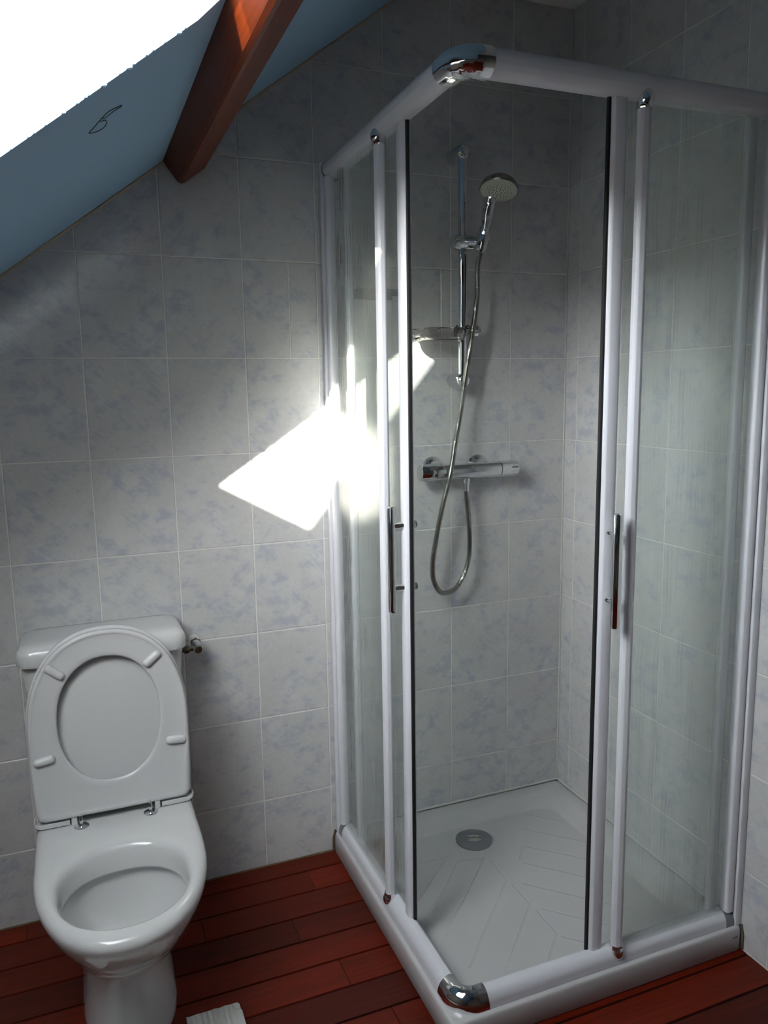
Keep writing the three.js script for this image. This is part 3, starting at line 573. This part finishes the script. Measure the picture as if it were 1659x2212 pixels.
    out.push(ring(0.04, 0.0), ring(0, 0.003), ring(0, 0.013), ring(0.02, 0.018), ring(0.07, 0.0205), ring(0.14, 0.0200), ring(0.2, 0.0165), ring(0.5, 0.0160), ring(0.8, 0.0158), ring(0.93, 0.0152), ring(0.985, 0.0125), ring(1, 0.009), ring(0.985, 0.004), ring(0.9, 0.0));
    const n = NN, pos = [], idx = [];
    out.forEach((r) => r.forEach((p) => pos.push(p.x, p.y, p.z)));
    for (let j = 0; j < out.length; j++) for (let i = 0; i < n; i++) { const k = (i + 1) % n, J = (j + 1) % out.length, a = j * n + i, b = j * n + k, c = J * n + i, d = J * n + k; idx.push(a, b, c, b, d, c); }
    const g = new THREE.BufferGeometry(); g.setAttribute('position', new THREE.Float32BufferAttribute(pos, 3)); g.setIndex(idx); return orient(g);
  })();
  const lug = (x) => remap(new RoundedBoxGeometry(0.0125, 0.036, 0.013, 2, 0.003), (p) => S(x + p.x, 0.006 + p.y, 0.0105 + p.z));
  const seatParts = [seatG, lug(-0.092), lug(0.092)].map((g) => { const k = g.index ? g.toNonIndexed() : g; for (const a of Object.keys(k.attributes)) if (!['position', 'normal'].includes(a)) k.deleteAttribute(a); return k; });
  const seat = mesh('seat', mergeGeometries(seatParts), M.seat_plastic, toilet);
  for (const [x, v, tilt] of [[-0.109, 0.347, -0.7], [0.102, 0.349, 0.66], [-0.145, 0.149, 0.12], [0.144, 0.147, -0.1]]) {
    const g = new THREE.CapsuleGeometry(0.0098, 0.028, 8, 16); g.rotateZ(Math.PI / 2 + tilt); g.scale(1, 1, 0.95);
    mesh('buffer', remap(g, (p) => S(x + p.x, v + p.y, 0.017 + p.z)), M.seat_plastic, seat);
  }
  mesh('seat_lid', solid(shape(0.001, -0.0035), 0.018, 0.0055, -0.0265), M.seat_plastic, toilet);
  for (const d of [-1, 1]) mesh('lid_lip', remap(new THREE.ExtrudeGeometry((() => {
    const l = new THREE.Shape(), x0 = 0.1015, x1 = 0.1765; l.moveTo(x0, 0.0015); l.lineTo(x0, -0.009); l.lineTo(x1 - 0.02, -0.009); l.quadraticCurveTo(x1, -0.008, x1, 0.0095); l.lineTo(x1 - 0.0035, 0.0095); l.quadraticCurveTo(x1 - 0.004, 0.0025, x1 - 0.016, 0.0018); l.lineTo(x0, 0.0015); return l;
  })(), { depth: 0.034, bevelEnabled: true, bevelThickness: 0.0015, bevelSize: 0.0012, bevelOffset: -0.0012, bevelSegments: 3 }), (p) => S(d * p.x, p.y, -0.0205 + p.z)), M.seat_plastic, toilet);
  for (const x of [-0.077, 0.0745]) {
    const c = V(TX + x, 0.3948, 0.282);
    mesh('hinge', [turned([[0, 0], [0.0155, 0], [0.016, 0.001], [0.0145, 0.0022], [0.005, 0.0034], [0, 0.0034]], c, V(0, 1, 0), 32), bar([c.clone().add(V(0, 0.002, 0)), c.clone().add(V(0, 0.016, 0)), c.clone().add(V(0, 0.0215, -0.003)), c.clone().add(V(0, 0.0235, -0.011)), c.clone().add(V(0, 0.0235, -0.022))], 0.0036, 14, 20)], M.chrome, toilet);
  }
}
// ---------- stop valve ----------
{
  const v = thing('stop_valve', 'small metal stop valve on the wall beside the cistern', 'valve');
  mesh('wall_tail', turned([[0, 0], [0.0135, 0], [0.0135, 0.002], [0.0095, 0.003], [0.0095, 0.034], [0, 0.034]], V(-1.169, 0.712, 0.0005), V(0, 0, 1)), M.white_paint, v);
  mesh('valve_body', [turned([[0, 0], [0.0115, 0], [0.0125, 0.004], [0.0125, 0.014], [0.0105, 0.018], [0.0105, 0.024], [0, 0.024]], V(-1.169, 0.711, 0.03), V(0, -0.1, 1)), turned([[0, 0], [0.0115, 0], [0.0125, 0.003], [0.0125, 0.02], [0.010, 0.023], [0, 0.023]], V(-1.168, 0.708, 0.052), V(0.03, -0.12, 1))], M.chrome, v);
  mesh('screw_slot', turned([[0, 0], [0.0085, 0], [0.0085, 0.004], [0.006, 0.005], [0, 0.005]], V(-1.1672, 0.7055, 0.0745), V(0.03, -0.12, 1)), M.brass, v);
  mesh('packing_nut', turned([[0, 0], [0.0145, 0], [0.0145, 0.009], [0, 0.009]], V(-1.169, 0.711, 0.031), V(0, -0.1, 1), 6), M.brass, v);
  mesh('supply_elbow', [rod(0.0062, 0.03, V(-1.169, 0.7065, 0.064), V(-1, 0.02, 0)), turned([[0, 0], [0.0105, 0], [0.0112, 0.002], [0.0112, 0.013], [0, 0.013]], V(-1.19, 0.707, 0.064), V(-1, 0.02, 0), 6), rod(0.0075, 0.022, V(-1.198, 0.707, 0.064), V(-1, 0.02, 0))], M.brass, v);
}
// ---------- bath mat round the toilet foot ----------
{
  const pile = fbm(60, 14, 3), rib = fbm(8, 3, 2), matBump = texture(512, 512, (u, v) => { const k = 255 * (0.5 + 0.2 * Math.sin((u + 0.012 * rib(u, v)) * Math.PI * 2 * 38) + 0.9 * (pile(u, v) - 0.5)); return [k, k, k]; }, false);
  std('mat_cotton', { color: new THREE.Color(0.74, 0.75, 0.73), roughness: 1, bumpMap: matBump, bumpScale: 0.006, sheen: 0.3, sheenColor: new THREE.Color(1, 1, 1), sheenRoughness: 0.6 });
  const x0 = -1.625, x1 = -1.174, a0 = -1.508, a1 = -1.29, z0 = 0.489, zi = 0.66, z1 = 1.0, nx = 96, nz = 110, pos = [], uv = [], idx = [], id = new Map();
  const inside = (x, z) => !(x > a0 && x < a1 && z < zi - 0.03 + 0.03 * 0 );
  const top = (x, z) => { const e = Math.min(x - x0, x1 - x, z - z0 + 0.004, z1 - z), k = smoothstep(e, -0.002, 0.008); return 0.004 + 0.011 * k + 0.012 * smoothstep(x, x1 - 0.03, x1) * smoothstep(z, z0 + 0.03, z0) + 0.0005 * Math.sin(x * 300) * Math.sin(z * 170); };
  const vert = (i, j, low) => { const key = i + '_' + j + '_' + low; if (!id.has(key)) { const x = lerp(x0, x1, i / nx), z = lerp(z0, z1, j / nz), zz = z + (j === 0 ? 0.0009 * Math.sin(x * 210) : 0); id.set(key, pos.length / 3); pos.push(x, low ? 0.001 : top(x, z), zz); uv.push((x - x0) / 0.45, (z - z0) / 0.45); } return id.get(key); };
  const cell = (i, j) => i >= 0 && j >= 0 && i < nx && j < nz && inside(lerp(x0, x1, (i + 0.5) / nx), lerp(z0, z1, (j + 0.5) / nz));
  for (let i = 0; i < nx; i++) for (let j = 0; j < nz; j++) {
    if (!cell(i, j)) continue;
    const q = (l) => [vert(i, j, l), vert(i + 1, j, l), vert(i + 1, j + 1, l), vert(i, j + 1, l)], t = q(0), b = q(1);
    idx.push(t[0], t[2], t[1], t[0], t[3], t[2], b[0], b[1], b[2], b[0], b[2], b[3]);
    [[0, -1, 0, 1], [1, 0, 1, 2], [0, 1, 2, 3], [-1, 0, 3, 0]].forEach(([di, dj, p, r]) => { if (!cell(i + di, j + dj)) idx.push(t[p], t[r], b[r], t[p], b[r], b[p]); });
  }
  const g = new THREE.BufferGeometry(); g.setAttribute('position', new THREE.Float32BufferAttribute(pos, 3)); g.setAttribute('uv', new THREE.Float32BufferAttribute(uv, 2)); g.setIndex(idx);
  tag(mesh('bath_mat', orient(g), M.mat_cotton, scene), 'white ribbed cotton mat on the plank floor by the toilet foot', 'bath mat');
}
renderer.render(scene, camera);
